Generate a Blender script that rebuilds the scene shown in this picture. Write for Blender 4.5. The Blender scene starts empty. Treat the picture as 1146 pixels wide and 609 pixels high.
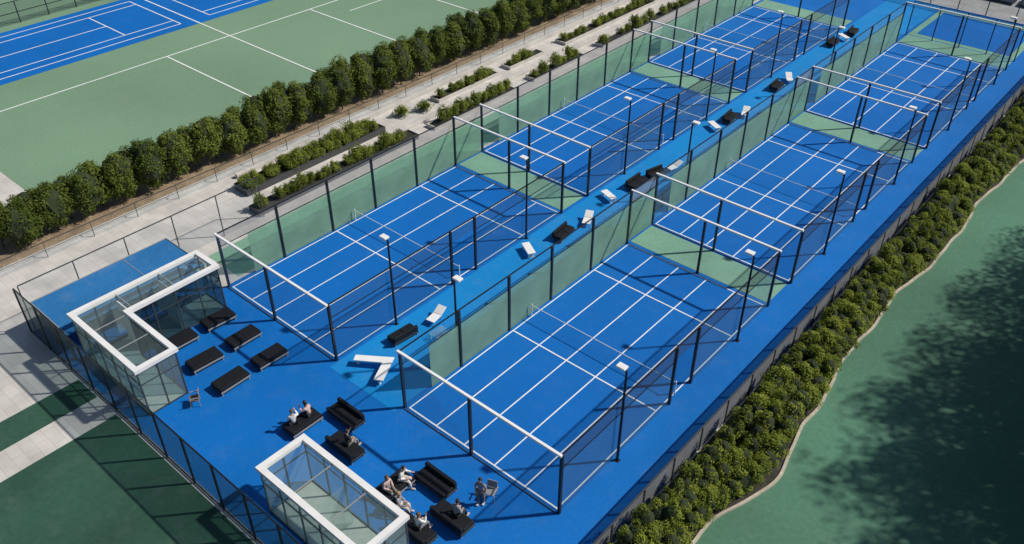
import bpy, bmesh, math, random
from mathutils import Vector, Matrix
random.seed(7)
C = bpy.context.scene.collection
R = math.radians
scene = bpy.context.scene

# ------------------------------------------------------------------ materials
def nt(name):
    m = bpy.data.materials.new(name); m.use_nodes = True
    t = m.node_tree
    for n in list(t.nodes): t.nodes.remove(n)
    out = t.nodes.new('ShaderNodeOutputMaterial')
    return m, t, out
def noise_col(t, col, var, scale, detail=4, src='Object'):
    tc = t.nodes.new('ShaderNodeTexCoord')
    n = t.nodes.new('ShaderNodeTexNoise'); n.inputs['Scale'].default_value = scale; n.inputs['Detail'].default_value = detail
    t.links.new(tc.outputs[src], n.inputs['Vector'])
    r = t.nodes.new('ShaderNodeValToRGB')
    r.color_ramp.elements[0].position = .3; r.color_ramp.elements[1].position = .7
    r.color_ramp.elements[0].color = tuple(c*(1-var) for c in col)+(1,)
    r.color_ramp.elements[1].color = tuple(min(1, c*(1+var)) for c in col)+(1,)
    t.links.new(n.outputs['Fac'], r.inputs['Fac'])
    return r.outputs['Color'], tc
def plain(name, col, rough=.6, var=.1, scale=3, metal=0, spec=.5):
    m, t, out = nt(name)
    p = t.nodes.new('ShaderNodeBsdfPrincipled')
    c, _ = noise_col(t, col, var, scale)
    t.links.new(c, p.inputs['Base Color'])
    p.inputs['Roughness'].default_value = rough; p.inputs['Metallic'].default_value = metal
    p.inputs['Specular IOR Level'].default_value = spec
    t.links.new(p.outputs[0], out.inputs[0])
    return m
def ground(name, col, v1=.12, s1=.18, v2=.10, s2=6, rough=.7, dust=(.3,.32,.33), dustamt=.05, spec=.3):
    """painted hard surface: broad blotches, fine grain, scuffs"""
    m, t, out = nt(name)
    p = t.nodes.new('ShaderNodeBsdfPrincipled')
    c, tc = noise_col(t, col, v1, s1, 5)
    n2 = t.nodes.new('ShaderNodeTexNoise'); n2.inputs['Scale'].default_value = s2; n2.inputs['Detail'].default_value = 6
    t.links.new(tc.outputs['Object'], n2.inputs['Vector'])
    mr = t.nodes.new('ShaderNodeMapRange'); mr.inputs['From Min'].default_value = .3; mr.inputs['From Max'].default_value = .7
    mr.inputs['To Min'].default_value = 1-v2; mr.inputs['To Max'].default_value = 1+v2
    t.links.new(n2.outputs['Fac'], mr.inputs['Value'])
    mx = t.nodes.new('ShaderNodeMix'); mx.data_type = 'RGBA'; mx.blend_type = 'MULTIPLY'; mx.inputs[0].default_value = 1
    t.links.new(c, mx.inputs[6]); t.links.new(mr.outputs[0], mx.inputs[7])
    n3 = t.nodes.new('ShaderNodeTexNoise'); n3.inputs['Scale'].default_value = .7; n3.inputs['Detail'].default_value = 9; n3.inputs['Roughness'].default_value = .7
    t.links.new(tc.outputs['Object'], n3.inputs['Vector'])
    m3 = t.nodes.new('ShaderNodeMapRange'); m3.inputs['From Min'].default_value = .5; m3.inputs['From Max'].default_value = .8
    m3.inputs['To Min'].default_value = 0; m3.inputs['To Max'].default_value = dustamt*4
    t.links.new(n3.outputs['Fac'], m3.inputs['Value'])
    md = t.nodes.new('ShaderNodeMix'); md.data_type = 'RGBA'
    t.links.new(m3.outputs[0], md.inputs[0]); t.links.new(mx.outputs[2], md.inputs[6]); md.inputs[7].default_value = dust+(1,)
    t.links.new(md.outputs[2], p.inputs['Base Color'])
    p.inputs['Roughness'].default_value = rough; p.inputs['Specular IOR Level'].default_value = spec
    b = t.nodes.new('ShaderNodeBump'); b.inputs['Strength'].default_value = .15; b.inputs['Distance'].default_value = .02
    t.links.new(n2.outputs['Fac'], b.inputs['Height']); t.links.new(b.outputs[0], p.inputs['Normal'])
    t.links.new(p.outputs[0], out.inputs[0])
    return m
def paving(name, c1, c2, mortar, scale=1.0, w=.9, h=.45):
    m, t, out = nt(name)
    p = t.nodes.new('ShaderNodeBsdfPrincipled'); p.inputs['Roughness'].default_value = .8
    tc = t.nodes.new('ShaderNodeTexCoord')
    b = t.nodes.new('ShaderNodeTexBrick'); b.inputs['Scale'].default_value = scale
    b.inputs['Color1'].default_value = c1+(1,); b.inputs['Color2'].default_value = c2+(1,); b.inputs['Mortar'].default_value = mortar+(1,)
    b.inputs['Brick Width'].default_value = w; b.inputs['Row Height'].default_value = h; b.inputs['Mortar Size'].default_value = .012
    t.links.new(tc.outputs['Object'], b.inputs['Vector'])
    n = t.nodes.new('ShaderNodeTexNoise'); n.inputs['Scale'].default_value = .5; n.inputs['Detail'].default_value = 7
    t.links.new(tc.outputs['Object'], n.inputs['Vector'])
    mr = t.nodes.new('ShaderNodeMapRange'); mr.inputs['From Min'].default_value = .3; mr.inputs['From Max'].default_value = .7
    mr.inputs['To Min'].default_value = .80; mr.inputs['To Max'].default_value = 1.1
    t.links.new(n.outputs['Fac'], mr.inputs['Value'])
    mx = t.nodes.new('ShaderNodeMix'); mx.data_type = 'RGBA'; mx.blend_type = 'MULTIPLY'; mx.inputs[0].default_value = 1
    t.links.new(b.outputs['Color'], mx.inputs[6]); t.links.new(mr.outputs[0], mx.inputs[7])
    t.links.new(mx.outputs[2], p.inputs['Base Color']); t.links.new(p.outputs[0], out.inputs[0])
    return m
def glassy(name, tint, body, fac, rough=.05, spec=.5, translucent=0):
    """panel seen through; fac = share of the panel body at each of its two faces, a little more at grazing angles"""
    m, t, out = nt(name)
    tr = t.nodes.new('ShaderNodeBsdfTransparent'); tr.inputs[0].default_value = tint+(1,)
    p = t.nodes.new('ShaderNodeBsdfPrincipled'); p.inputs['Roughness'].default_value = rough
    c, _ = noise_col(t, body, .12, .6)
    t.links.new(c, p.inputs['Base Color']); p.inputs['Specular IOR Level'].default_value = spec
    sh = p.outputs[0]
    if translucent:
        tl = t.nodes.new('ShaderNodeBsdfTranslucent'); t.links.new(c, tl.inputs[0])
        m2 = t.nodes.new('ShaderNodeMixShader'); m2.inputs[0].default_value = translucent
        t.links.new(sh, m2.inputs[1]); t.links.new(tl.outputs[0], m2.inputs[2]); sh = m2.outputs[0]
    lw = t.nodes.new('ShaderNodeLayerWeight'); lw.inputs[0].default_value = .12
    ml = t.nodes.new('ShaderNodeMath'); ml.operation = 'MULTIPLY_ADD'; ml.use_clamp = True; ml.inputs[1].default_value = .2; ml.inputs[2].default_value = fac
    t.links.new(lw.outputs['Fresnel'], ml.inputs[0])
    mx = t.nodes.new('ShaderNodeMixShader'); t.links.new(ml.outputs[0], mx.inputs[0])
    t.links.new(tr.outputs[0], mx.inputs[1]); t.links.new(sh, mx.inputs[2]); t.links.new(mx.outputs[0], out.inputs[0])
    return m
def foliage(name, dark, light):
    m, t, out = nt(name)
    g = t.nodes.new('ShaderNodeNewGeometry')
    n = t.nodes.new('ShaderNodeTexNoise'); n.inputs['Scale'].default_value = 2.2; n.inputs['Detail'].default_value = 5; n.inputs['Roughness'].default_value = .7
    t.links.new(g.outputs['Position'], n.inputs['Vector'])
    oi = t.nodes.new('ShaderNodeObjectInfo')
    ad = t.nodes.new('ShaderNodeMath'); ad.operation = 'MULTIPLY_ADD'; ad.inputs[1].default_value = .22; 
    t.links.new(oi.outputs['Random'], ad.inputs[0]); t.links.new(n.outputs['Fac'], ad.inputs[2])
    r = t.nodes.new('ShaderNodeValToRGB')
    r.color_ramp.elements[0].position = .38; r.color_ramp.elements[1].position = .82
    r.color_ramp.elements[0].color = dark+(1,); r.color_ramp.elements[1].color = light+(1,)
    t.links.new(ad.outputs[0], r.inputs['Fac'])
    p = t.nodes.new('ShaderNodeBsdfPrincipled'); p.inputs['Roughness'].default_value = .65; p.inputs['Specular IOR Level'].default_value = .15
    t.links.new(r.outputs[0], p.inputs['Base Color'])
    tl = t.nodes.new('ShaderNodeBsdfTranslucent'); t.links.new(r.outputs[0], tl.inputs[0])
    mx = t.nodes.new('ShaderNodeMixShader'); mx.inputs[0].default_value = .35
    t.links.new(p.outputs[0], mx.inputs[1]); t.links.new(tl.outputs[0], mx.inputs[2]); t.links.new(mx.outputs[0], out.inputs[0])
    return m

M = dict(
 court=ground('court_blue', (.002,.128,.46), .07, .15, .06, 8, dustamt=.012, spec=.2),
 aisle=ground('aisle_blue', (.005,.215,.57), .08, .15, .08, 6, dustamt=.03, spec=.2),
 apron=ground('apron_blue', (.002,.135,.47), .12, .12, .06, 5, dustamt=.02, spec=.2),
 green=ground('court_green', (.17,.285,.185), .10, .06, .08, 5),
 rgreen=ground('field_green', (.070,.185,.122), .28, .06, .10, 4, dustamt=.02),  # darker base and broad blotches paint in part of the tree shade
 shaded_green=ground('shaded_green_paint', (.030,.088,.060), .25, .15, .10, 4, dustamt=.03),  # green darkened in its base colour to stand in for shade on the court
 strip=ground('strip_green', (.19,.36,.26), .12, .3, .10, 6),
 line=ground('line_paint', (.80,.82,.82), .06, .8, .10, 12, dust=(.35,.45,.6), dustamt=.05),
 pave=paving('pale_paving', (.60,.575,.545), (.53,.51,.485), (.42,.40,.38), 1.0, 1.2, .6),
 farpave=paving('grey_paving', (.42,.42,.42), (.37,.37,.37), (.25,.25,.25), .5, 1.5, .8),
 soil=ground('tan_soil', (.27,.20,.13), .3, .8, .3, 7, dust=(.14,.10,.06), dustamt=.2),
 darksoil=ground('dark_soil', (.03,.028,.022), .3, .8, .3, 7),
 concrete=ground('kerb_concrete', (.52,.50,.47), .15, .6, .12, 6, dustamt=.1),
 tankerb=ground('tan_kerb', (.44,.39,.32), .2, .6, .15, 6, dustamt=.1),
 black=plain('black_steel', (.012,.013,.015), .4, .1, 4),
 dark=plain('dark_steel', (.05,.055,.06), .45),
 grey=plain('grey_steel', (.28,.29,.3), .45),
 white=plain('white_steel', (.80,.80,.8), .4, .04, 2),
 wframe=plain('white_render', (.76,.76,.76), .55, .05, 1.5),
 lamp=plain('lamp_glass', (.75,.76,.74), .2, .03),
 cush=plain('black_fabric', (.008,.009,.012), .6, .35, 9, spec=.3),
 cframe=plain('charcoal_frame', (.03,.032,.036), .5),
 wicker=plain('wicker', (.28,.17,.10), .8, .3, 20),
 glass=glassy('clear_glass', (.98,.99,1.0), (.20,.32,.38), .012),
 tglass=glassy('tinted_glass', (.94,.97,.98), (.12,.20,.26), .045),
 fglass=glassy('fence_glass', (.82,.87,.88), (.09,.14,.15), .17, rough=.2),
 kglass=glassy('kiosk_glass', (.93,.97,.96), (.44,.55,.52), .13),
 rglass=glassy('kiosk_roof_glass', (.96,.99,.98), (.42,.52,.49), .09),
 dglass=glassy('dark_glass', (.55,.68,.74), (.03,.06,.09), .22),
 gpanel=glassy('green_panel', (.80,.94,.86), (.34,.53,.40), .47, rough=.4, spec=.25, translucent=.25),
 mesh=glassy('grey_mesh', (.97,.97,.97), (.30,.31,.32), .26, rough=.8, spec=.1),
 barrier=glassy('barrier_mesh', (.97,.97,.97), (.27,.28,.29), .46, rough=.7, spec=.2),
 dmesh=glassy('dark_mesh', (.96,.97,.98), (.07,.08,.09), .12, rough=.8, spec=.1),
 net=glassy('net_mesh', (1,1,1), (.05,.06,.07), .03, rough=.9, spec=.05),
 roofblue=ground('roof_blue', (.02,.15,.38), .1, .3, .08, 5, dustamt=.06),
 panel=plain('solar_panel', (.02,.025,.035), .25),
 leaf=foliage('hedge_leaf', (.035,.068,.010), (.20,.25,.045)),
 leafr=foliage('shrub_leaf', (.065,.105,.012), (.33,.38,.06)),
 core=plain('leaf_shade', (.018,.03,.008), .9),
 bark=plain('bark', (.09,.065,.045), .9, .3, 8),
 skin=plain('skin', (.46,.28,.20), .55, .05), skin2=plain('skin_tan', (.32,.19,.13), .55, .05),
 eye=plain('eye', (.03,.02,.02), .2),
 hair1=plain('dark_hair', (.02,.013,.01), .6), hair2=plain('brown_hair', (.10,.055,.03), .6), hair3=plain('fair_hair', (.35,.23,.11), .6),
 shirtw=plain('white_cotton', (.70,.70,.70), .85), shirtg=plain('grey_cotton', (.25,.26,.29), .85), shirtp=plain('rose_cotton', (.50,.38,.37), .85),
 shirtb=plain('black_cotton', (.02,.02,.024), .85), trg=plain('grey_trousers', (.16,.165,.18), .85), trb=plain('dark_trousers', (.02,.022,.03), .85),
 trt=plain('stone_trousers', (.50,.48,.45), .85), shoe=plain('shoe', (.5,.5,.5), .6),
)

# ------------------------------------------------------------------ mesh helpers
class MB:
    def __init__(s): s.bm = bmesh.new()
    def box(s, x0, y0, z0, x1, y1, z1, bev=0, rot=None, piv=None, mi=0):
        mat = Matrix.Translation(((x0+x1)/2, (y0+y1)/2, (z0+z1)/2)) @ Matrix.Diagonal((abs(x1-x0), abs(y1-y0), abs(z1-z0), 1))
        if rot is not None:
            piv = piv or Vector(((x0+x1)/2, (y0+y1)/2, (z0+z1)/2))
            mat = Matrix.Translation(piv) @ rot @ Matrix.Translation(-Vector(piv)) @ mat
        r = bmesh.ops.create_cube(s.bm, size=1, matrix=mat)
        if bev:
            es = list({e for v in r['verts'] for e in v.link_edges})
            bmesh.ops.bevel(s.bm, geom=es, offset=bev, segments=2, affect='EDGES', profile=.6)
        return s
    def bar(s, p, q, r, r2=None, seg=10):
        p = Vector(p); q = Vector(q); d = q-p
        mat = Matrix.Translation((p+q)/2) @ d.to_track_quat('Z', 'Y').to_matrix().to_4x4()
        bmesh.ops.create_cone(s.bm, cap_ends=True, segments=seg, radius1=r, radius2=r if r2 is None else r2, depth=d.length, matrix=mat)
        return s
    def ball(s, c, r, sc=(1,1,1), sub=2):
        bmesh.ops.create_icosphere(s.bm, subdivisions=sub, radius=r, matrix=Matrix.Translation(c) @ Matrix.Diagonal(tuple(sc)+(1,)))
        return s
    def quad(s, x0, y0, x1, y1, z):
        vs = [s.bm.verts.new(v) for v in ((x0,y0,z),(x1,y0,z),(x1,y1,z),(x0,y1,z))]
        s.bm.faces.new(vs); return s
    def prism(s, pts, z0, z1):
        a = [s.bm.verts.new((x,y,z0)) for x, y in pts]; b = [s.bm.verts.new((x,y,z1)) for x, y in pts]
        s.bm.faces.new(a[::-1]); s.bm.faces.new(b); n = len(pts)
        for i in range(n): s.bm.faces.new((a[i], a[(i+1)%n], b[(i+1)%n], b[i]))
        bmesh.ops.recalc_face_normals(s.bm, faces=s.bm.faces[:]); return s
    def ring(s, outer, inner, z0, z1):
        n = len(outer); L = []
        for pts, z in ((outer,z0),(inner,z0),(inner,z1),(outer,z1)):
            L.append([s.bm.verts.new((p[0],p[1],z)) for p in pts])
        for i in range(n):
            j = (i+1) % n
            for a, b in ((0,1),(1,2),(2,3),(3,0)):
                s.bm.faces.new((L[a][i], L[a][j], L[b][j], L[b][i]))
        bmesh.ops.recalc_face_normals(s.bm, faces=s.bm.faces[:])
        return s
    def build(s, name, mat, parent=None, smooth=False, loc=None):
        me = bpy.data.meshes.new(name); s.bm.to_mesh(me); s.bm.free()
        for m in (mat if isinstance(mat, (list, tuple)) else [mat]): me.materials.append(m)
        if smooth:
            for p in me.polygons: p.use_smooth = True
        o = bpy.data.objects.new(name, me); C.objects.link(o)
        if parent: o.parent = parent
        if loc: o.location = loc
        return o
def tag(o, label, cat, group=None, kind=None):
    o['label'] = label; o['category'] = cat
    if group: o['group'] = group
    if kind: o['kind'] = kind
    return o
def thing(name, label, cat, loc=(0,0,0), rz=0, group=None):
    o = bpy.data.objects.new(name, None); C.objects.link(o)
    o.location = loc; o.rotation_euler = (0,0,rz); o.empty_display_size = .2
    return tag(o, label, cat, group)
def struct(o, label=None, cat=None):
    o['kind'] = 'structure'
    o['label'] = label or o.name.replace('_', ' '); o['category'] = cat or o.name.split('.')[0].replace('_', ' ')
    return o
KIDS = {}
def copy_tree(o, parent=None):
    c = o.copy(); C.objects.link(c)
    if parent: c.parent = parent
    if o.name not in KIDS: KIDS[o.name] = [k for k in bpy.data.objects if k.parent == o]
    for k in KIDS[o.name]: copy_tree(k, c)
    return c
USED = set()
def place(proto, loc, rz, label, group=None):
    if proto.name in USED: o = copy_tree(proto)
    else:
        KIDS[proto.name] = [k for k in bpy.data.objects if k.parent == proto]
        USED.add(proto.name); o = proto
    o.location = loc; o.rotation_euler = (0,0,rz); o['label'] = label
    if group: o['group'] = group
    return o

# ------------------------------------------------------------------ setting
def sheet(name, x0, y0, x1, y1, z, m, label):
    return struct(MB().quad(x0,y0,x1,y1,z).build(name, m), label)
sheet('ground', -600,-600,600,600, 0, M['pave'], 'pale stone paving around the courts')
sheet('paving', -40, 79.6, 60, 200, .006, M['farpave'], 'grey paving beyond the far end of the courts')
sheet('apron', -20.7,-9.85,12.85,-.4, .012, M['apron'], 'blue apron in front of the courts')
sheet('apron', -16.0,-.4,12.85,79.5, .012, M['apron'], 'blue apron around and between the courts')
sheet('aisle', -5.45,-.6,-.3,79.4, .02, M['aisle'], 'bright blue aisle between the two rows of courts')
sheet('green_court', -85,-3,-33,140, .012, M['green'], 'large light green hard court beyond the tall hedge')
sheet('blue_court', -69,-3,-56.3,62, .02, M['court'], 'blue tennis courts beyond the green court')
sheet('green_court', -10.95,-60,12,-10.12, .012, M['shaded_green'], 'green court in front of the complex, shade put into its colour')
sheet('green_strip', -14.9,-60,-12.9,-10.12, .012, M['shaded_green'], 'narrow strip in the paving in the same shade-darkened green')
sheet('green_strip', -19.6,1,-16.3,79, .012, M['strip'], 'narrow light green strip outside the left court fence')
sheet('green_field', 15.0,-60,160,150, .008, M['rgreen'], 'green field right of the low hedge')
sheet('soil', -31.8,-9,-28.2,120, .014, M['soil'], 'tan soil under the tall hedge')
KP = [(-30,15.6),(-5,15.1),(2.9,15.5),(8,16.6),(12.9,16.15),(18,15.6),(25.6,15.5),(33,16.1),(40.9,15.85),(49,16.4),(60,16.0),(75,16.3),(140,16)]
def kerbU(v):
    for (a,ua),(b,ub) in zip(KP, KP[1:]):
        if a <= v <= b:
            t = (v-a)/(b-a); t = t*t*(3-2*t)
            return ua+(ub-ua)*t + .10*math.sin(v*.9)+.03*math.sin(v*2.3+1)
    return 16
bm = bmesh.new(); rows = []
n = 700
for i in range(n+1):
    v = -29+i*(130/n); u = kerbU(v)
    rows.append([bm.verts.new((u-.08,v,.0)), bm.verts.new((u-.07,v,.10)), bm.verts.new((u+.07,v,.10)), bm.verts.new((u+.08,v,.0))])
for a, b in zip(rows, rows[1:]):
    for k in range(3): bm.faces.new((a[k], a[k+1], b[k+1], b[k]))
bmesh.ops.recalc_face_normals(bm, faces=bm.faces[:])
k = MB(); k.bm.free(); k.bm = bm
struct(k.build('kerb', M['tankerb']), 'wavy pale kerb between low hedge and green field')
bm = bmesh.new(); rows = []
for i in range(n+1):
    v = -29+i*(130/n)
    rows.append([bm.verts.new((13.0,v,.02)), bm.verts.new((kerbU(v)-.07,v,.02))])
for a, b in zip(rows, rows[1:]): bm.faces.new((a[0], a[1], b[1], b[0]))
k = MB(); k.bm.free(); k.bm = bm
struct(k.build('soil', M['darksoil']), 'dark soil bed under the low hedge')
struct(MB().box(-28.15,-9,0,-27.85,110,.14).build('kerb', M['concrete']), 'straight pale kerb along the tall hedge')
struct(MB().box(-26.8,8,0,-26.5,100,.35,.02).build('kerb', M['concrete']), 'raised pale edging beside the planters')
struct(MB().box(-23.2,21,0,-22.7,76,.25,.02).build('kerb', M['concrete']), 'long pale step beside the left courts')

def line(mb, x0, y0, x1, y1, w=.09, z=.04):
    if abs(x1-x0) > abs(y1-y0): mb.quad(min(x0,x1), y0-w/2, max(x0,x1), y0+w/2, z)
    else: mb.quad(x0-w/2, min(y0,y1), x0+w/2, max(y0,y1), z)
mb = MB()
line(mb,-51,-3,-51,90,.15,.03)
line(mb,-47.4,36.5,-47.4,60,.13,.03); line(mb,-36.3,80,-36.3,100,.13,.03)
for v, a, b in ((17,-50.9,-36),(24,-69,-36),(34,-50.9,-36.4),(45,-50.9,-36.2),(58,-50.9,-36.2)): line(mb,a,v,b,v,.15,.034)
struct(mb.build('court_lines', M['line']), 'white lines on the large light green court')
mb = MB()
for off in (0, 27):
    for u in (-57.6,-59,-66.4,-67.8): line(mb,u,-1+off,u,22.6+off,.12,.03)
    for v in (-1,22.6): line(mb,-67.8,v+off,-57.6,v+off,.12,.034)
    for v in (4.4,17.2): line(mb,-66.4,v+off,-59,v+off,.12,.034)
    line(mb,-62.7,4.4+off,-62.7,17.2+off,.12,.03)
struct(mb.build('court_lines', M['line']), 'white lines on the far blue tennis courts')

CT = [('right',0,0),('right',0,23),('right',0,46),('left',-15.7,0),('left',-15.7,23),('left',-15.7,46)]
ORD = {0:'nearest', 23:'middle', 46:'farthest'}
for side, u0, v0 in CT:
    sheet('court_surface', u0, v0, u0+10, v0+20, .028, M['court'], f'blue playing surface of the {ORD[v0]} court in the {side} row')
    mb = MB()
    for u in (.12,2.05,4.0,6.0,7.95,9.88): line(mb,u0+u,v0+.08,u0+u,v0+19.92,.07,.034)
    for v in (.12,8.3,16.1,19.88): line(mb,u0+.08,v0+v,u0+9.92,v0+v,.08,.039)
    struct(mb.build('court_lines', M['line']), f'white lines on the {ORD[v0]} court in the {side} row')
    e = v0+22.75
    sheet('green_strip', u0+.02, v0+20.25, u0+9.98, e, .028, M['strip'], f'light green strip behind the {ORD[v0]} court in the {side} row')
sheet('court_surface', .6, 69.6, 9.4, 77.5, .032, M['court'], 'small blue practice court past the right row')
sheet('green_strip', 0, 68.9, 10, 78.6, .024, M['strip'], 'green surround of the small practice court')

# ------------------------------------------------------------------ court enclosures
H = 3.9
def enclosure(left):
    t = thing('court_enclosure', 'x', 'court enclosure')
    def post(u, v, h=H): MB().box(u-.07,v-.07,0,u+.07,v+.07,h,.01).build('post', M['black'], t)
    for v in (0,4.2,8.2,12,16,20): post(-.1, v)
    for v in (0,9.2,11.3,20): post(10.1, v)
    post(4.7,-.1); post(5.2,20.1)
    MB().box(-.16,-.17,H,10.16,-.03,H+.11,.01).build('top_bar', M['white'], t)
    MB().box(-.16,20.03,H,10.16,20.17,H+.11,.01).build('top_bar', M['white'], t)
    for a in ((-.13,-.02,H,-.07,20.02,H+.06),(10.07,-.02,H,10.13,20.02,H+.06),(-.12,.07,2.97,-.08,19.9,3.01),
              (10.08,.07,2.97,10.12,9.1,3.01),(10.08,11.4,2.97,10.12,19.9,3.01)):
        MB().box(*a).build('side_rail', M['black'], t)
    for a in ((-.04,-.13,.02,4.6,-.09,.06),(4.8,-.13,.02,10.04,-.09,.06)): MB().box(*a).build('base_rail', M['dark'], t)
    MB().box(-.11,1.95,.05,-.09,19.92,2.95).build('green_panel', M['gpanel'], t)
    MB().box(-.11,.08,.05,-.09,1.9,2.95).build('glass_panel', M['glass'], t)
    MB().box(-.105,.08,3.04,-.095,19.92,H-.02).build('mesh_panel', M['mesh' if left else 'glass'], t)
    MB().box(10.09,.08,.05,10.11,9.1,2.95).build('glass_panel', M['tglass'], t)
    MB().box(10.09,11.4,.05,10.11,19.92,2.95).build('glass_panel', M['tglass'], t)
    MB().box(10.095,.08,3.04,10.105,19.92,H-.02).build('mesh_panel', M['dmesh'], t)
    MB().box(-.02,-.11,.07,4.62,-.09,H-.03).build('glass_panel', M['glass'], t)
    MB().box(4.78,-.11,.07,10.02,-.09,H-.03).build('glass_panel', M['glass'], t)
    MB().box(-.02,20.09,.05,5.12,20.11,2.95).build('glass_panel', M['glass'], t)
    MB().box(5.28,20.09,.05,10.02,20.11,2.95).build('glass_panel', M['glass'], t)
    return t
er = enclosure(False); el = enclosure(True)
for side, u0, v0 in CT:
    place(er if side == 'right' else el, (u0,v0,0), 0,
          f'black posted glass enclosure around the {ORD[v0]} court of the {side} row', 'glass court enclosures')
t = thing('court_net', 'x', 'net')
for u in (-.02, 9.82): MB().bar((u+.1,0,0),(u+.1,0,.90),.035).ball((u+.1,0,.91),.04).build('net_post', M['white'], t)
MB().box(.1,-.006,.04,9.9,.006,.80).build('net_mesh', M['net'], t)
MB().box(.1,-.012,.805,9.9,.012,.85).build('net_band', M['white'], t)
for side, u0, v0 in CT:
    place(t, (u0,v0+10,0), 0, f'low sheer net across the {ORD[v0]} court of the {side} row', 'court nets')
def link():
    t = thing('link_screen', 'x', 'screen')
    MB().box(-.01,0,.05,.01,2.72,2.95).build('green_panel', M['gpanel'], t)
    MB().box(-.03,0,2.96,.03,2.72,3.02).build('rail', M['black'], t)
    MB().box(-.03,0,H,.03,2.72,H+.06).build('rail', M['black'], t)
    MB().box(-.005,0,3.04,.005,2.72,H-.02).build('mesh_panel', M['mesh'], t)
    return t
ln = link()
for side, u0, v0 in CT:
    if v0 < 46:
        place(ln, (u0-.1, v0+20.14, 0), 0, f'short green screen closing the gap behind the {ORD[v0]} court of the {side} row', 'short green link screens')

def lamp():
    t = thing('floodlight', 'x', 'floodlight')
    MB().box(-.13,-.13,0,.13,.13,.03).build('base_plate', M['black'], t)
    MB().bar((0,0,.03),(0,0,5.9),.075,.055,12).build('pole', M['black'], t)
    MB().bar((0,0,5.8),(-.3,0,5.98),.03).build('arm', M['black'], t)
    h = MB().box(-.5,-.17,5.95,-.02,.17,6.07,.03).build('lamp_head', M['white'], t)
    MB().box(-.46,-.14,5.93,-.06,.14,5.947).build('lens', M['lamp'], h)
    return t
lp = lamp()
for side, u0, v0 in CT:
    for v, w in ((4.3,'near'),(16,'far')):
        place(lp, (u0+10.28, v0+v, 0), 0, f'black floodlight at the {w} right side of the {ORD[v0]} court, {side} row', 'floodlights')
for v, w in ((4.2,'nearest'),(27.2,'middle'),(50.2,'farthest')):
    place(lp, (-.32,v,0), math.pi, f'black floodlight between the aisle and the {w} right court', 'floodlights')

# ------------------------------------------------------------------ fences
def fence(name, label, p, q, h, step, postm, panelm, pr=.045, base=0.05, rails=(1,), cat='fence'):
    p = Vector(p+(0,)); q = Vector(q+(0,)); d = q-p; L = d.length
    t = thing(name, label, cat, p, math.atan2(d.y,d.x))
    n = round(L/step)
    for i in range(n+1):
        x = L*i/n; MB().box(x-pr,-pr,0,x+pr,pr,h,.008).build('post', postm, t)
    for f in rails: MB().box(0,-pr*.7,h*f,L,pr*.7,h*f+.06).build('rail', postm, t)
    MB().box(.03,-.01,base,L-.03,.01,h-.03).build('panel', panelm, t)
    return t
fence('boundary_fence','long low grey mesh fence between the blue apron and the low hedge',(12.92,-9.9),(12.92,79.5),1.6,2.5,M['dark'],M['barrier'],rails=(1,))
fence('boundary_fence','tall black framed glass fence along the front of the complex',(-20.75,-9.95),(12.8,-9.95),3.1,2.4,M['black'],M['fglass'],rails=(1,.02))
fence('boundary_fence','thin dark fence beside the blue roofed annexe on the left',(-20.8,-9.7),(-20.8,6.2),3.1,3.1,M['dark'],M['glass'],pr=.03,rails=(1,))
fence('boundary_fence','fence across the far end of the courts',(-16,79.55),(12.8,79.55),3.2,3,M['black'],M['dmesh'],rails=(1,))
fence('boundary_fence','thin low fence along the pale path beside the tall hedge',(-27.3,-9),(-27.3,70),1.1,3.2,M['dark'],M['glass'],pr=.02,rails=(1,))
fence('boundary_fence','dark grey fence behind the far blue tennis courts',(-70.5,-3),(-70.5,90),2.2,3,M['black'],M['dmesh'],rails=(1,.5))
fence('boundary_fence','black fence behind the farthest court of the right row',(-.1,68.6),(10.1,68.6),3.4,2.5,M['black'],M['tglass'],rails=(1,))
fence('low_screen','low grey mesh screen beside the aisle near the middle right court',(-.75,17.5),(-.75,27),1.2,1.9,M['dark'],M['mesh'],rails=(1,),cat='screen')

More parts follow.
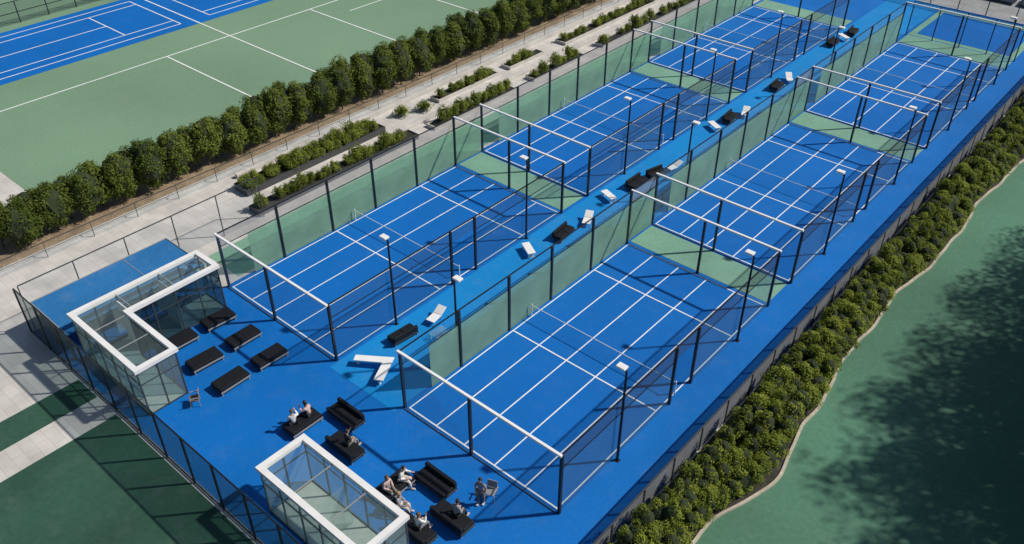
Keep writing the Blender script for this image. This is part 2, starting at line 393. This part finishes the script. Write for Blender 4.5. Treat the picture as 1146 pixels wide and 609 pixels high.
# ------------------------------------------------------------------ kiosks
def offset(poly, d):
    n = len(poly); out = []
    for i in range(n):
        p0, p1, p2 = Vector(poly[i-1]), Vector(poly[i]), Vector(poly[(i+1)%n])
        a = (p1-p0).normalized(); b = (p2-p1).normalized()
        na = Vector((-a.y,a.x)); nb = Vector((-b.y,b.x))
        out.append(tuple(p1 + na*d + nb*d))
    return out
M['fl'] = ground('kiosk_floor', (.38,.44,.42), .15,.5,.08,5)
def kiosk(poly, label, h=3.0, doors=()):
    t = thing('glass_kiosk', label, 'kiosk', (poly[0][0], poly[0][1], 0))
    P = [(x-poly[0][0], y-poly[0][1]) for x, y in poly]
    MB().ring(P, offset(P,.29), h-.12, h+.10).build('roof_frame', M['wframe'], t)
    bm = bmesh.new(); vs = [bm.verts.new((x,y,.05)) for x, y in offset(P,.12)]; bm.faces.new(vs); k = MB(); k.bm.free(); k.bm = bm
    k.build('floor', M['fl'], t)
    bm = bmesh.new(); vs = [bm.verts.new((x,y,h-.04)) for x, y in offset(P,.292)]; bm.faces.new(vs); k = MB(); k.bm.free(); k.bm = bm
    k.build('glass_roof', M['rglass'], t)
    Q = offset(P,.13); n = len(Q)
    for i in range(n):
        a = Vector(Q[i]); b = Vector(Q[(i+1)%n]); d = b-a; L = d.length; rot = Matrix.Rotation(math.atan2(d.y,d.x),4,'Z')
        m = max(2, round(L/1.25))
        mb = MB(); g = MB()
        for j in range(m):
            x = L*j/m; mb.box(x-.032,-.032,.0,x+.032,.032,h-.125)
            g.box(L*j/m+.035,-.008,.14,L*(j+1)/m-.035,.008,h-.13)
            for z in (.06,2.1): mb.box(L*j/m+.034,-.024,z,L*(j+1)/m-.034,.024,z+.05)
        for q, nm, mt in ((mb,'mullions','dark'),(g,'glass_wall','kglass' if i not in doors else 'dglass')):
            q.bm.transform(Matrix.Translation((a.x,a.y,0)) @ rot)
            q.build(nm, M[mt], t)
    return t
P1 = [(-16.3,-9.1),(-9.4,-9.1),(-9.4,-6.7),(-14.0,-6.7),(-14.0,-1.2),(-16.3,-1.2)]
k1 = kiosk(P1, 'L-shaped glass kiosk with white roof frame beside the black benches', 3.1, doors=(2,3))
MB().box(.45,5.0,.06,1.9,5.06,2.8).build('partition', M['wframe'], k1); MB().box(.45,2.5,.06,1.9,2.56,2.8).build('partition', M['wframe'], k1)
for a in ((.30,5.2,3.065,2.0,5.25,3.10),(.30,2.62,3.065,2.0,2.67,3.10),(2.3,.30,3.065,2.35,2.1,3.10),(4.6,.30,3.065,4.65,2.1,3.10)): MB().box(*a).build('roof_bar', M['grey'], k1)
P2 = [(0,-8.75),(6.95,-8.75),(6.95,-6.1),(0,-6.1)]
k2 = kiosk(P2, 'long rectangular glass kiosk with white roof frame at the front edge', 3.0)
MB().box(3.4,.5,.06,3.46,2.2,2.7).build('partition', M['kglass'], k2)
for x in (2.3,4.6): MB().box(x,.30,2.965,x+.05,2.35,3.0).build('roof_bar', M['grey'], k2)
# annexe
t = thing('annexe', 'low glass annexe with flat blue roof left of the L-shaped kiosk', 'building', (-20.6,-9.5,0))
MB().box(0,0,1.8,4.2,8.6,1.95,.02).build('roof', M['roofblue'], t)
for a in ((.02,.02,1.953,4.18,.07,1.99),(.02,8.53,1.953,4.18,8.58,1.99),(.02,.08,1.953,.07,8.52,1.99),(.08,5.6,1.953,4.17,5.64,1.97)): MB().box(*a).build('roof_trim', M['grey'], t)
for a in ((.15,.15,.02,4.0,.2,1.79),(.15,.21,.02,.2,8.34,1.79),(.21,8.35,.02,4.0,8.4,1.79)): MB().box(*a).build('glass_wall', M['kglass'], t)
for x, y in ((.08,.08),(2,.08),(4.1,.08),(.08,4),(.08,8.5),(4.1,8.5)): MB().box(x-.06,y-.06,0,x+.06,y+.06,1.79).build('post', M['black'], t)

# ------------------------------------------------------------------ furniture
def bench():
    t = thing('padded_bench', 'x', 'bench', group='black padded benches')
    MB().box(-.48,-.92,.14,.48,.92,.26,.015).build('frame', M['cframe'], t)
    MB().box(-.47,-.91,.265,.47,.91,.46,.05).build('seat_cushion', M['cush'], t)
    for a in ((-.50,-.92,.20,-.482,.92,.30),(.482,-.92,.20,.50,.92,.30)): MB().box(*a).build('side_rail', M['grey'], t)
    for x in (-.42,.42):
        for y in (-.84,.84): MB().box(x-.03,y-.03,0,x+.03,y+.03,.14).build('leg', M['grey'], t)
    return t
bn = bench()
rows = {-4.9:'front row', -2.4:'back row'}
cols = {-13.3:'left', -10.85:'middle', -8.4:'right'}
for v in (-4.9,-2.4):
    for u in cols:
        place(bn, (u,v,.012), R(random.uniform(-4,4)), f'black padded bench, {cols[u]} one of the {rows[v]} beside the L-shaped kiosk')
def sofa():
    t = thing('lounge_sofa', 'x', 'sofa', group='black lounge sofas')
    MB().box(-.45,-1,.14,.45,1,.26,.02).build('base', M['cframe'], t)
    for s in (-1,1):
        MB().box(-.24,.01 if s>0 else -.97,.265,.44,.97 if s>0 else -.01,.44,.045).build('seat_cushion', M['cush'], t)
    MB().box(-.45,-.98,.265,-.26,.98,.66,.05).build('backrest', M['cush'], t)
    for x in (-.38,.38):
        for y in (-.92,.92): MB().box(x-.03,y-.03,0,x+.03,y+.03,.14).build('leg', M['grey'], t)
    return t
sf = sofa()
SP = [((-1.75,-2.55),R(-90),1,'empty black lounge sofa between the pair of seated people and the court corner'),
      ((-.15,-3.95),R(90),1,'black lounge sofa with a person in dark clothes, right of the seated pair'),
      ((4.75,-2.6),R(-90),1,'empty black lounge sofa behind the group at the front kiosk'),
      ((6.75,-3.55),R(90),1,'black lounge sofa at the right end of the front kiosk group'),
      ((5.95,-5.1),R(90),1,'black lounge sofa closest to the corner of the front kiosk'),
      ((-4.2,3.7),R(175),.85,'black lounge sofa in the aisle next to the white angled bench'),
      ((-3.7,17.8),R(6),.85,'black lounge sofa in the aisle level with the far part of the nearest courts'),
      ((-3.75,26.4),0,.9,'nearer of two black sofas in the aisle beside the middle courts'),
      ((-3.4,28.5),R(-14),.8,'second of two black sofas in the aisle beside the middle courts'),
      ((-3.9,40.2),R(5),.85,'black lounge sofa in the aisle at the far end of the middle courts'),
      ((-3.9,48.4),R(4),.85,'black lounge sofa in the aisle beside the farthest courts'),
      ((-4.5,61.2),0,.85,'next to last black sofa before the far end of the aisle'),
      ((-4.2,65.2),R(7),.85,'black sofa nearest to the far end of the aisle')]
for p, rz, s, lb in SP: place(sf, (p[0],p[1],.022), rz, lb).scale = (s,s,1)
place(bn, (-3.05,-4.3,.012), 0, 'black padded bench under the pair of seated people in front')
place(bn, (3.45,-4.05,.012), 0, 'black padded bench under two seated people behind the front kiosk')
def wbench():
    t = thing('white_bench', 'x', 'bench', group='low white benches in the aisle')
    MB().box(-.26,-.65,.36,.26,.65,.42,.012).build('seat', M['white'], t)
    for y in (-.52,.52): MB().box(-.22,y-.03,0,.22,y+.03,.36).build('leg', M['white'], t)
    return t
wb = wbench()
for p, rz, lb in (((-4.2,14.8),R(60),'low white bench in front of the black aisle sofa by the nearest courts'),
                  ((-4.2,23.6),R(70),'low white bench in the aisle at the gap behind the nearest courts'),
                  ((-4.1,38),R(60),'low white bench in the aisle beside the far part of the middle courts'),
                  ((-4.3,63.2),R(60),'low white bench near the far end of the aisle')):
    place(wb, (p[0],p[1],.022), rz, lb)
t = thing('angled_bench', 'white angled bench of two joined slabs at the near end of the aisle', 'bench', (-3.15,1.65,.02))
MB().prism([(-1.6,-.95),(-1.36,-1.32),(-.02,-.42),(.62,-1.62),(1.06,-1.36),(.16,.30),(-.10,.10)],.37,.44).build('seat', M['white'], t)
for x, y in ((-1.35,-1.05),(-.05,-.12),(.75,-1.35)): MB().box(x-.06,y-.06,0,x+.06,y+.06,.368).build('leg', M['white'], t)
t = thing('white_recliner', 'x', 'recliner', group='white recliners in the aisle')
MB().box(-.28,-.42,.28,.28,.38,.34,.015).build('seat', M['white'], t)
b_ = MB().box(-.28,0,0,.28,.6,.06,.015); b_.bm.transform(Matrix.Translation((0,.36,.31)) @ Matrix.Rotation(R(22),4,'X')); b_.build('backrest', M['white'], t)
for x in (-.24,.24):
    for y in (-.36,.33): MB().bar((x,y,0),(x,y,.28),.02).build('leg', M['grey'], t)
for p, rz, lb in (((-3.9,5.9),R(10),'white recliner behind the nearest aisle sofa'),
                  ((-3.4,20.0),R(25),'white recliner at the far end of the nearest courts aisle'),
                  ((-3.0,30.0),R(-10),'white recliner beyond the pair of aisle sofas by the middle courts'),
                  ((-3.3,41.6),R(20),'white recliner beside the black sofa at the far end of the middle courts'),
                  ((-3.7,50.4),R(35),'white recliner beside the farthest courts')):
    place(t, (p[0],p[1],.022), rz, lb)
t = thing('glass_table', 'low glass topped table in the aisle by the nearest right court', 'table', (-2.5,5.1,.022))
MB().box(-.5,-.5,.4,.5,.5,.43,.008).build('tabletop', M['kglass'], t)
for x in (-.42,.42):
    for y in (-.42,.42): MB().bar((x,y,0),(x,y,.4),.022).build('leg', M['white'], t)
def chair(name, label, m, loc, rz):
    t = thing(name, label, 'chair', loc, rz)
    MB().box(-.25,-.24,.41,.25,.24,.46,.02).build('seat', m, t)
    MB().box(-.25,-.27,.5,.25,-.22,.9,.02, rot=Matrix.Rotation(R(10),4,'X')).build('backrest', m, t)
    for sx in (-1,1):
        MB().box(.26*sx,-.22,.62,.31*sx,.2,.66,.01).build('armrest', M['grey'], t)
        for sy in (-1,1): MB().bar((.25*sx,.2*sy,.43),(.28*sx,.25*sy,0),.02,.015).build('leg', M['grey'], t)
    return t
chair('wicker_chair','brown wicker chair with light metal legs standing alone by the benches',M['wicker'],(-8.5,-7.0,.012),R(150))
chair('folding_chair','grey chair right behind the standing person near the court corner',M['shirtg'],(7.15,-1.4,.012),R(200))
chair('folding_chair','chair under the person beside the corner of the front kiosk',M['cush'],(4.55,-4.75,.012),R(-60))

# ------------------------------------------------------------------ people
def skin(name, V, E, root, mat, parent, sub=2):
    me = bpy.data.meshes.new(name); idx = {k:i for i,k in enumerate(V)}
    me.from_pydata([V[k][0] for k in V], [(idx[a],idx[b]) for a,b in E], [])
    o = bpy.data.objects.new(name, me); C.objects.link(o)
    s = o.modifiers.new('s','SKIN'); s.use_smooth_shade = True; s.branch_smoothing = .4
    for k in V:
        sv = me.skin_vertices[0].data[idx[k]]; r = V[k][1]
        sv.radius = (r,r) if not isinstance(r, tuple) else r
        sv.use_root = (k == root)
    o.modifiers.new('d','SUBSURF').levels = sub
    dg = bpy.context.evaluated_depsgraph_get(); dg.update()
    nm = bpy.data.meshes.new_from_object(o.evaluated_get(dg))
    bpy.data.objects.remove(o); bpy.data.meshes.remove(me)
    nm.materials.clear(); nm.materials.append(mat); nm.name = name
    for p in nm.polygons: p.use_smooth = True
    r = bpy.data.objects.new(name, nm); C.objects.link(r); r.parent = parent
    return r
def person(label, loc, rz, shirt, trousers, hair, sk='skin', arms=('lap','lap'), lean=.04, seat=.45, stand=False, longhair=False, sleeves=True):
    t = thing('person', label, 'person', loc, rz, group=None)
    pz = .95 if stand else seat+.11
    def v(x,y,z): return (x, y+lean*(z-pz)*2.2, z)
    B = {}
    B['pel'] = (v(0,0,pz), .115); B['sp'] = (v(0,0,pz+.2), .10); B['ch'] = (v(0,.01,pz+.40), .125); B['nb'] = (v(0,.0,pz+.52), .062)
    B['nk'] = (v(0,.01,pz+.585), .052); B['h1'] = (v(0,.035,pz+.655), .072); B['h2'] = (v(0,.03,pz+.735), .088); B['h3'] = (v(0,.015,pz+.80), .066)
    E = [('pel','sp'),('sp','ch'),('ch','nb'),('nb','nk'),('nk','h1'),('h1','h2'),('h2','h3')]
    nz = v(0,.135,pz+.70); B['nose'] = (nz,.014); E.append(('h1','nose'))
    for s, a in ((-1,arms[0]),(1,arms[1])):
        q = 'L' if s < 0 else 'R'
        sh = v(.175*s,0,pz+.455)
        if a == 'lap': el = v(.25*s,.03,pz+.20); wr = v(.13*s,.27,pz+.14); dr = Vector((-.3*s,.9,-.25))
        elif a == 'up': el = v(.27*s,.16,pz+.30); wr = v(.16*s,.30,pz+.50); dr = Vector((-.2*s,.4,.9))
        elif a == 'out': el = v(.26*s,.16,pz+.24); wr = v(.24*s,.42,pz+.24); dr = Vector((0,1,.05))
        else: el = v(.25*s,-.03,pz+.17); wr = v(.27*s,.06,pz-.07); dr = Vector((0,.2,-1))
        dr.normalize(); wv = Vector(wr); pm = wv+dr*.06
        B['s'+q] = (sh,.062); B['e'+q] = (el,.044); B['w'+q] = (wr,.029); B['p'+q] = (tuple(pm),.034)
        E += [('ch','s'+q),('s'+q,'e'+q),('e'+q,'w'+q),('w'+q,'p'+q)]
        side = dr.cross(Vector((0,0,1)) if abs(dr.z) < .9 else Vector((1,0,0))).normalized()
        for i, (o_, ln_) in enumerate(((-.030,.075),(-.010,.085),(.010,.080),(.030,.065))):
            a0 = pm+dr*.035+side*o_; a1 = a0+dr*ln_*.5; a2 = a1+(dr*.6+Vector((0,.1,-.5)))*ln_*.5
            B[f'f{q}{i}a'] = (tuple(a0),.010); B[f'f{q}{i}b'] = (tuple(a1),.009); B[f'f{q}{i}c'] = (tuple(a2),.008)
            E += [('p'+q,f'f{q}{i}a'),(f'f{q}{i}a',f'f{q}{i}b'),(f'f{q}{i}b',f'f{q}{i}c')]
        th = pm - dr*.02 + side*(-.05*s); B['t'+q] = (tuple(th),.011); B['u'+q] = (tuple(th+dr*.04-side*.01*s),.009)
        E += [('p'+q,'t'+q),('t'+q,'u'+q)]
        if stand:
            hp = (.095*s,.01,pz-.06); kn = (.11*s,.03+.05*s,.50); an = (.12*s,-.02+.06*s,.10); to = (.13*s,.14+.06*s,.045)
        else:
            hp = (.095*s,.04,pz-.01); kn = (.12*s,.46,seat+.07); an = (.13*s,.47+.06*(s+1)/2,.10); to = (.14*s,.62+.06*(s+1)/2,.045)
        B['hp'+q] = (hp,.088); B['kn'+q] = (kn,.060); B['an'+q] = (an,.038); B['to'+q] = (to,.032)
        E += [('pel','hp'+q),('hp'+q,'kn'+q),('kn'+q,'an'+q),('an'+q,'to'+q)]
    skin('body', B, E, 'pel', M[sk], t, 1)
    S = {k:(B[k][0], r) for k, r in (('pel',.145),('sp',.13),('ch',.152),('nb',.08),('sL',.084),('eL',.064),('sR',.084),('eR',.064))}
    SE = [('pel','sp'),('sp','ch'),('ch','nb'),('ch','sL'),('sL','eL'),('ch','sR'),('sR','eR')]
    if sleeves:
        for q in 'LR': S['w'+q] = (B['w'+q][0],.045); SE.append(('e'+q,'w'+q))
    skin('shirt', S, SE, 'pel', M[shirt], t, 1)
    T = {'pel':(B['pel'][0],.152)}
    for q in 'LR': T['hp'+q] = (B['hp'+q][0],.112); T['kn'+q] = (B['kn'+q][0],.084); T['an'+q] = ((B['an'+q][0][0],B['an'+q][0][1],.13),.062)
    skin('trousers', T, [('pel','hpL'),('hpL','knL'),('knL','anL'),('pel','hpR'),('hpR','knR'),('knR','anR')], 'pel', M[trousers], t, 1)
    for q in 'LR':
        a = Vector(B['an'+q][0]); b = Vector(B['to'+q][0])
        MB().box(a.x-.05,a.y-.07,.0,a.x+.05,b.y+.05,.09,.025).build('shoe', M['shoe'], t)
    c = Vector(v(0,-.005,pz+.765))
    mb = MB().ball(c,.112,(.92,1.0,.95))
    for vt in mb.bm.verts:
        if vt.co.y > c.y+.035 and vt.co.z < c.z+.03: vt.co.y = c.y+.035
        if longhair and vt.co.y < c.y+.02 and vt.co.z < c.z: vt.co.z = c.z-(c.z-vt.co.z)*2.8
    mb.build('hair', M[hair], t, smooth=True)
    f = Vector(v(0,.118,pz+.735))
    for s in (-1,1): MB().ball(f+Vector((.032*s,-.008,0)),.012).build('eye', M['eye'], t)
    return t
person('seated person with brown hair and white top at the left end of the front pair',(-3.1,-4.75,.012),R(60),'shirtw','trb','hair2',arms=('lap','up'))
person('seated person in a rose top leaning in at the right end of the front pair',(-3.0,-3.85,.012),R(110),'shirtp','trb','hair1','skin2',arms=('up','lap'),lean=.10,longhair=True)
person('seated person in dark clothes on the middle sofa holding one hand up',(-.05,-3.85,.022),R(0),'shirtb','trg','hair1',arms=('up','lap'),sleeves=False)
person('seated person in a white top, farther of the two behind the front kiosk',(3.5,-3.65,.012),R(-60),'shirtw','trt','hair1',arms=('out','lap'),lean=.12)
person('seated person in a rose top, nearer of the two behind the front kiosk',(3.45,-4.45,.012),R(-85),'shirtp','trg','hair2','skin2',arms=('lap','lap'),longhair=True)
person('seated person in grey top and stone trousers on the chair near the kiosk corner',(4.55,-4.75,.012),R(-60),'shirtg','trt','hair3',arms=('lap','out'))
person('seated person in a grey top on the sofa at the right end of the group',(6.9,-3.45,.022),R(0),'shirtg','trb','hair1',arms=('lap','lap'),lean=.1)
person('seated person in a white top on the sofa nearest the front kiosk',(6.1,-5.0,.022),R(0),'shirtw','trg','hair2',arms=('lap','up'))
person('lone standing person in grey clothes near the right front court corner',(7.05,-1.95,.012),R(200),'shirtg','trg','hair1',arms=('down','lap'),lean=.02,stand=True,sleeves=False)

# ------------------------------------------------------------------ planting
def leaves(rx, ry, h, n, leaf, seed, K=22, z0=.2, corek=.72, mats=('leaf','core'), cr=1.15, cone=0):
    rnd = random.Random(seed); V = []; F = []; MI = []
    cl = []
    for _ in range(K):
        while True:
            a = Vector((rnd.uniform(-1,1), rnd.uniform(-1,1), rnd.uniform(-1,1)))
            if a.length < 1: break
        a = a*.82
        f = 1-cone*(.5+.5*a.z)
        hz = z0+(h-z0)*(.5+.5*a.z)
        cl.append((Vector((a.x*rx*.95*f, a.y*ry*.95*f, hz)), rnd.uniform(.26,.46)*min(rx,ry)*cr))
    for i in range(n):
        c, r = cl[rnd.randrange(K)]
        d = Vector((rnd.gauss(0,1), rnd.gauss(0,1), rnd.gauss(.35,1))).normalized()
        p = c+d*r*rnd.uniform(.65,1.1)
        if p.z < .08: continue
        nrm = (d+Vector((rnd.uniform(-.8,.8), rnd.uniform(-.8,.8), rnd.uniform(-.3,1.0)))).normalized()
        t1 = nrm.orthogonal().normalized(); t1.rotate(Matrix.Rotation(rnd.uniform(0,6.3),3,nrm)); t2 = nrm.cross(t1)
        s = leaf*rnd.uniform(.6,1.35); b = len(V)
        V += [p-t1*s, p+t2*s*.55, p+t1*s, p-t2*s*.55]; F.append((b,b+1,b+2,b+3)); MI.append(0)
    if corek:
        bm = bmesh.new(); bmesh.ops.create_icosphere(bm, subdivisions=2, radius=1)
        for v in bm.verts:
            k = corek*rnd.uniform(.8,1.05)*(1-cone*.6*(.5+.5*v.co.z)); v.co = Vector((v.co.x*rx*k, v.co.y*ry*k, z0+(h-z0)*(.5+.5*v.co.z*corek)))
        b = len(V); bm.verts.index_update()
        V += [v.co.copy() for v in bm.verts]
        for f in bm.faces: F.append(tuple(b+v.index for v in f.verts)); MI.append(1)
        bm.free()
    me = bpy.data.meshes.new('foliage'); me.from_pydata(V, [], F)
    me.materials.append(M[mats[0]]); me.materials.append(M[mats[1]])
    me.polygons.foreach_set('material_index', MI); me.update()
    return me
def trunk_mesh(h, r, limbs, seed):
    rnd = random.Random(seed); mb = MB(); mb.bar((0,0,0),(.03,.02,h),r,r*.6,8)
    for i in range(limbs):
        a = rnd.uniform(0,6.28); z = h*rnd.uniform(.5,.95)
        mb.bar((.02,.01,z),(math.cos(a)*h*.4,math.sin(a)*h*.4,z+h*.55),r*.5,r*.2,6)
    me = bpy.data.meshes.new('trunk'); mb.bm.to_mesh(me); mb.bm.free(); me.materials.append(M['bark']); return me
def plant(name, cat, label, group, crown, trunk, loc, rz, sc):
    o = bpy.data.objects.new(name, None); C.objects.link(o); o.location = loc; o.rotation_euler = (0,0,rz); o.scale = sc
    tag(o, label, cat, group)
    for nm, me in (('crown',crown),('trunk',trunk)):
        if me is None: continue
        c = bpy.data.objects.new(nm, me); C.objects.link(c); c.parent = o
    return o
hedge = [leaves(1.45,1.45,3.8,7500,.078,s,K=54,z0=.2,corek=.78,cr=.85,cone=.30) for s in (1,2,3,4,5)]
htr = [trunk_mesh(1.2,.07,3,s) for s in (1,2)]
v = -7.2; i = 0
while v < 78:
    q = random.uniform(.95,1.18)
    plant('hedge_tree','hedge tree','leafy tree standing in the tall hedge above tan soil','trees of the tall hedge',
          hedge[random.randrange(5)], htr[i%2], (-30.2+(.45 if i%2 else -.35)+random.uniform(-.15,.15), v, .01), random.uniform(0,6.28), (q,q,random.uniform(.86,1.16)))
    v += random.uniform(.95,1.3); i += 1
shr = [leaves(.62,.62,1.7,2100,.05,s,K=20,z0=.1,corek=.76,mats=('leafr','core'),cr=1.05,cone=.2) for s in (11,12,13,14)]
stm = [trunk_mesh(.5,.04,3,7)]
v = -3.5; i = 0
while v < 66:
    w_ = kerbU(v)-13.3
    for k in range(3):
        uu = 13.3+w_*(.24,.52,.80)[k]+random.uniform(-.1,.1); q = random.uniform(.85,1.25)
        plant('hedge_shrub','shrub','upright green shrub of the low hedge beside the wavy kerb','shrubs of the low hedge',
              shr[random.randrange(4)], stm[0], (uu, v+random.uniform(-.2,.2)+(k%2)*.35, .02), random.uniform(0,6.28), (q,q,random.uniform(.85,1.25)*(1.05,1.0,.8)[k]))
    v += random.uniform(.68,.86); i += 1
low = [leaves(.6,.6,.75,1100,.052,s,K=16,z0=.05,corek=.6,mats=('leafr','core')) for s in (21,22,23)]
def planter(u0,v0,u1,v1,h,label,step=1.0,mat='dark',rows=1,tall=1,miss=.12):
    t = thing('planter', label, 'planter', (u0,v0,0)); w = u1-u0; L = v1-v0
    mb = MB(); mb.box(0,0,0,.1,L,h); mb.box(w-.1,0,0,w,L,h); mb.box(.103,0,0,w-.103,.1,h); mb.box(.103,L-.1,0,w-.103,L,h)
    mb.build('planter_box', M[mat], t)
    MB().box(.104,.104,.01,w-.104,L-.104,h-.08).build('earth', M['darksoil'], t)
    v = v0+.6
    while v < v1-.4:
        for r in range(rows):
            if random.random() < miss: continue
            uu = u0+w*(r+.5)/rows
            q = random.uniform(.65,1.15)
            plant('planter_shrub','shrub',f'small leafy shrub in the {label}','shrubs in the '+label, low[random.randrange(3)], None,
                  (uu+random.uniform(-.12,.12), v, h-.1), random.uniform(0,6.28), (q,q,q*random.uniform(.7,1.4)*tall))
        v += step*random.uniform(.75,1.3)
planter(-25.4,7,-23.8,20.2,.5,'long dark planter nearest the tall hedge',.75,rows=2,miss=.04)
planter(-22.2,6.0,-21.0,21.2,.4,'dark planter beside the nearest left court',.7,rows=1,tall=1.3,miss=.03)
planter(-25.4,26.8,-24.3,34.5,.3,'nearer pale planter beside the middle left court',.8,'concrete',rows=1)
planter(-25.4,36,-24.3,41,.3,'farther pale planter beside the middle left court',.8,'concrete',rows=1)
planter(-25.4,44,-24.1,60,.3,'pale planter beside the farthest left court',.8,'concrete',rows=1)
planter(-22.0,23,-21.0,33,.3,'nearer narrow planter along the middle left court fence',1.0,'concrete',tall=1.2)
planter(-22.0,35.5,-21.0,43,.3,'farther narrow planter along the middle left court fence',1.0,'concrete',tall=1.2)
planter(-22.0,46,-21.0,66,.3,'narrow planter along the farthest left court fence',1.1,'concrete',tall=1.2)
for p in ((-24.9,23.1),(-24.2,25.0)):
    plant('low_shrub','shrub', 'round shrub standing alone in the paving, '+('nearer' if p[1]<24 else 'farther')+' of two', 'lone shrubs', low[0], None, p+(0.0,), 0, (1.3,1.3,1.1))

# airy trees right of the picture whose shade falls on the field
big = [leaves(3.7,3.7,8.5,7000,.12,s,K=80,z0=2.4,corek=0,cr=.85) for s in (31,32,33)]
btr = [trunk_mesh(3.6,.2,8,31)]
TP = ((27,42,1.15),(26.2,35.5,1.15),(27.5,29.5,1.3),(28.5,24,1.45),(29.5,19,1.45),(31.5,14,1.4),(33,24.5,1.5),(33.5,9,1.3),(31,38,1.3),(36,18,1.5),(31,31,1.4),(29,48,1.1),(37,11,1.4),(35,33,1.3),(34,14,1.5))
NM = 'one two three four five six seven eight nine ten eleven twelve thirteen fourteen fifteen'.split()
for i, (u, v, s) in enumerate(TP):
    plant('shade_tree','tree',f'airy leafy tree right of the green field, number {NM[i]} of the shade trees','shade trees',
          big[i%3], btr[0], (u,v,0), i*1.3, (s,s,s))

for i in range(3):
    t = thing('solar_panel', ['dark flat panel at the far right, nearest of three','dark flat panel at the far right, middle of three','dark flat panel at the far right, last of three'][i], 'panel', (1.5+i*4.4, 84.5, 0), group='dark panels')
    MB().box(0,0,.35,4.0,2.6,.43,.01, rot=Matrix.Rotation(R(4),4,'X')).build('panel', M['panel'], t)
    for x in (.3,3.7):
        for y in (.3,2.3): MB().box(x-.04,y-.04,0,x+.04,y+.04,.36).build('leg', M['grey'], t)

# ------------------------------------------------------------------ light, camera
w = bpy.data.worlds.new('World'); scene.world = w; w.use_nodes = True
nt_ = w.node_tree; bg = nt_.nodes['Background']; sky = nt_.nodes.new('ShaderNodeTexSky'); sky.sky_type = 'NISHITA'
EL = R(44); sky.sun_disc = False; sky.sun_elevation = EL; sky.sun_rotation = R(42)
nt_.links.new(sky.outputs[0], bg.inputs[0]); bg.inputs[1].default_value = .065
sl = bpy.data.lights.new('sun', 'SUN'); sl.energy = 4.4; sl.angle = R(1.4); sl.color = (1,.94,.84)
so = bpy.data.objects.new('sun', sl); C.objects.link(so)
d = Vector((-math.sin(R(42))*math.cos(EL), -math.cos(R(42))*math.cos(EL), -math.sin(EL)))
so.rotation_euler = d.to_track_quat('-Z','Y').to_euler()
cd = bpy.data.cameras.new('camera'); cam = bpy.data.objects.new('camera', cd); C.objects.link(cam)
cam.location = (24.96,-20.38,32.3); cam.rotation_euler = (R(53.5),0,R(41)); cd.sensor_width = 36; cd.lens = 965/1146*36; cd.clip_end = 2000
scene.camera = cam
scene.view_settings.view_transform = 'Standard'; scene.view_settings.look = 'None'; scene.view_settings.exposure = 0
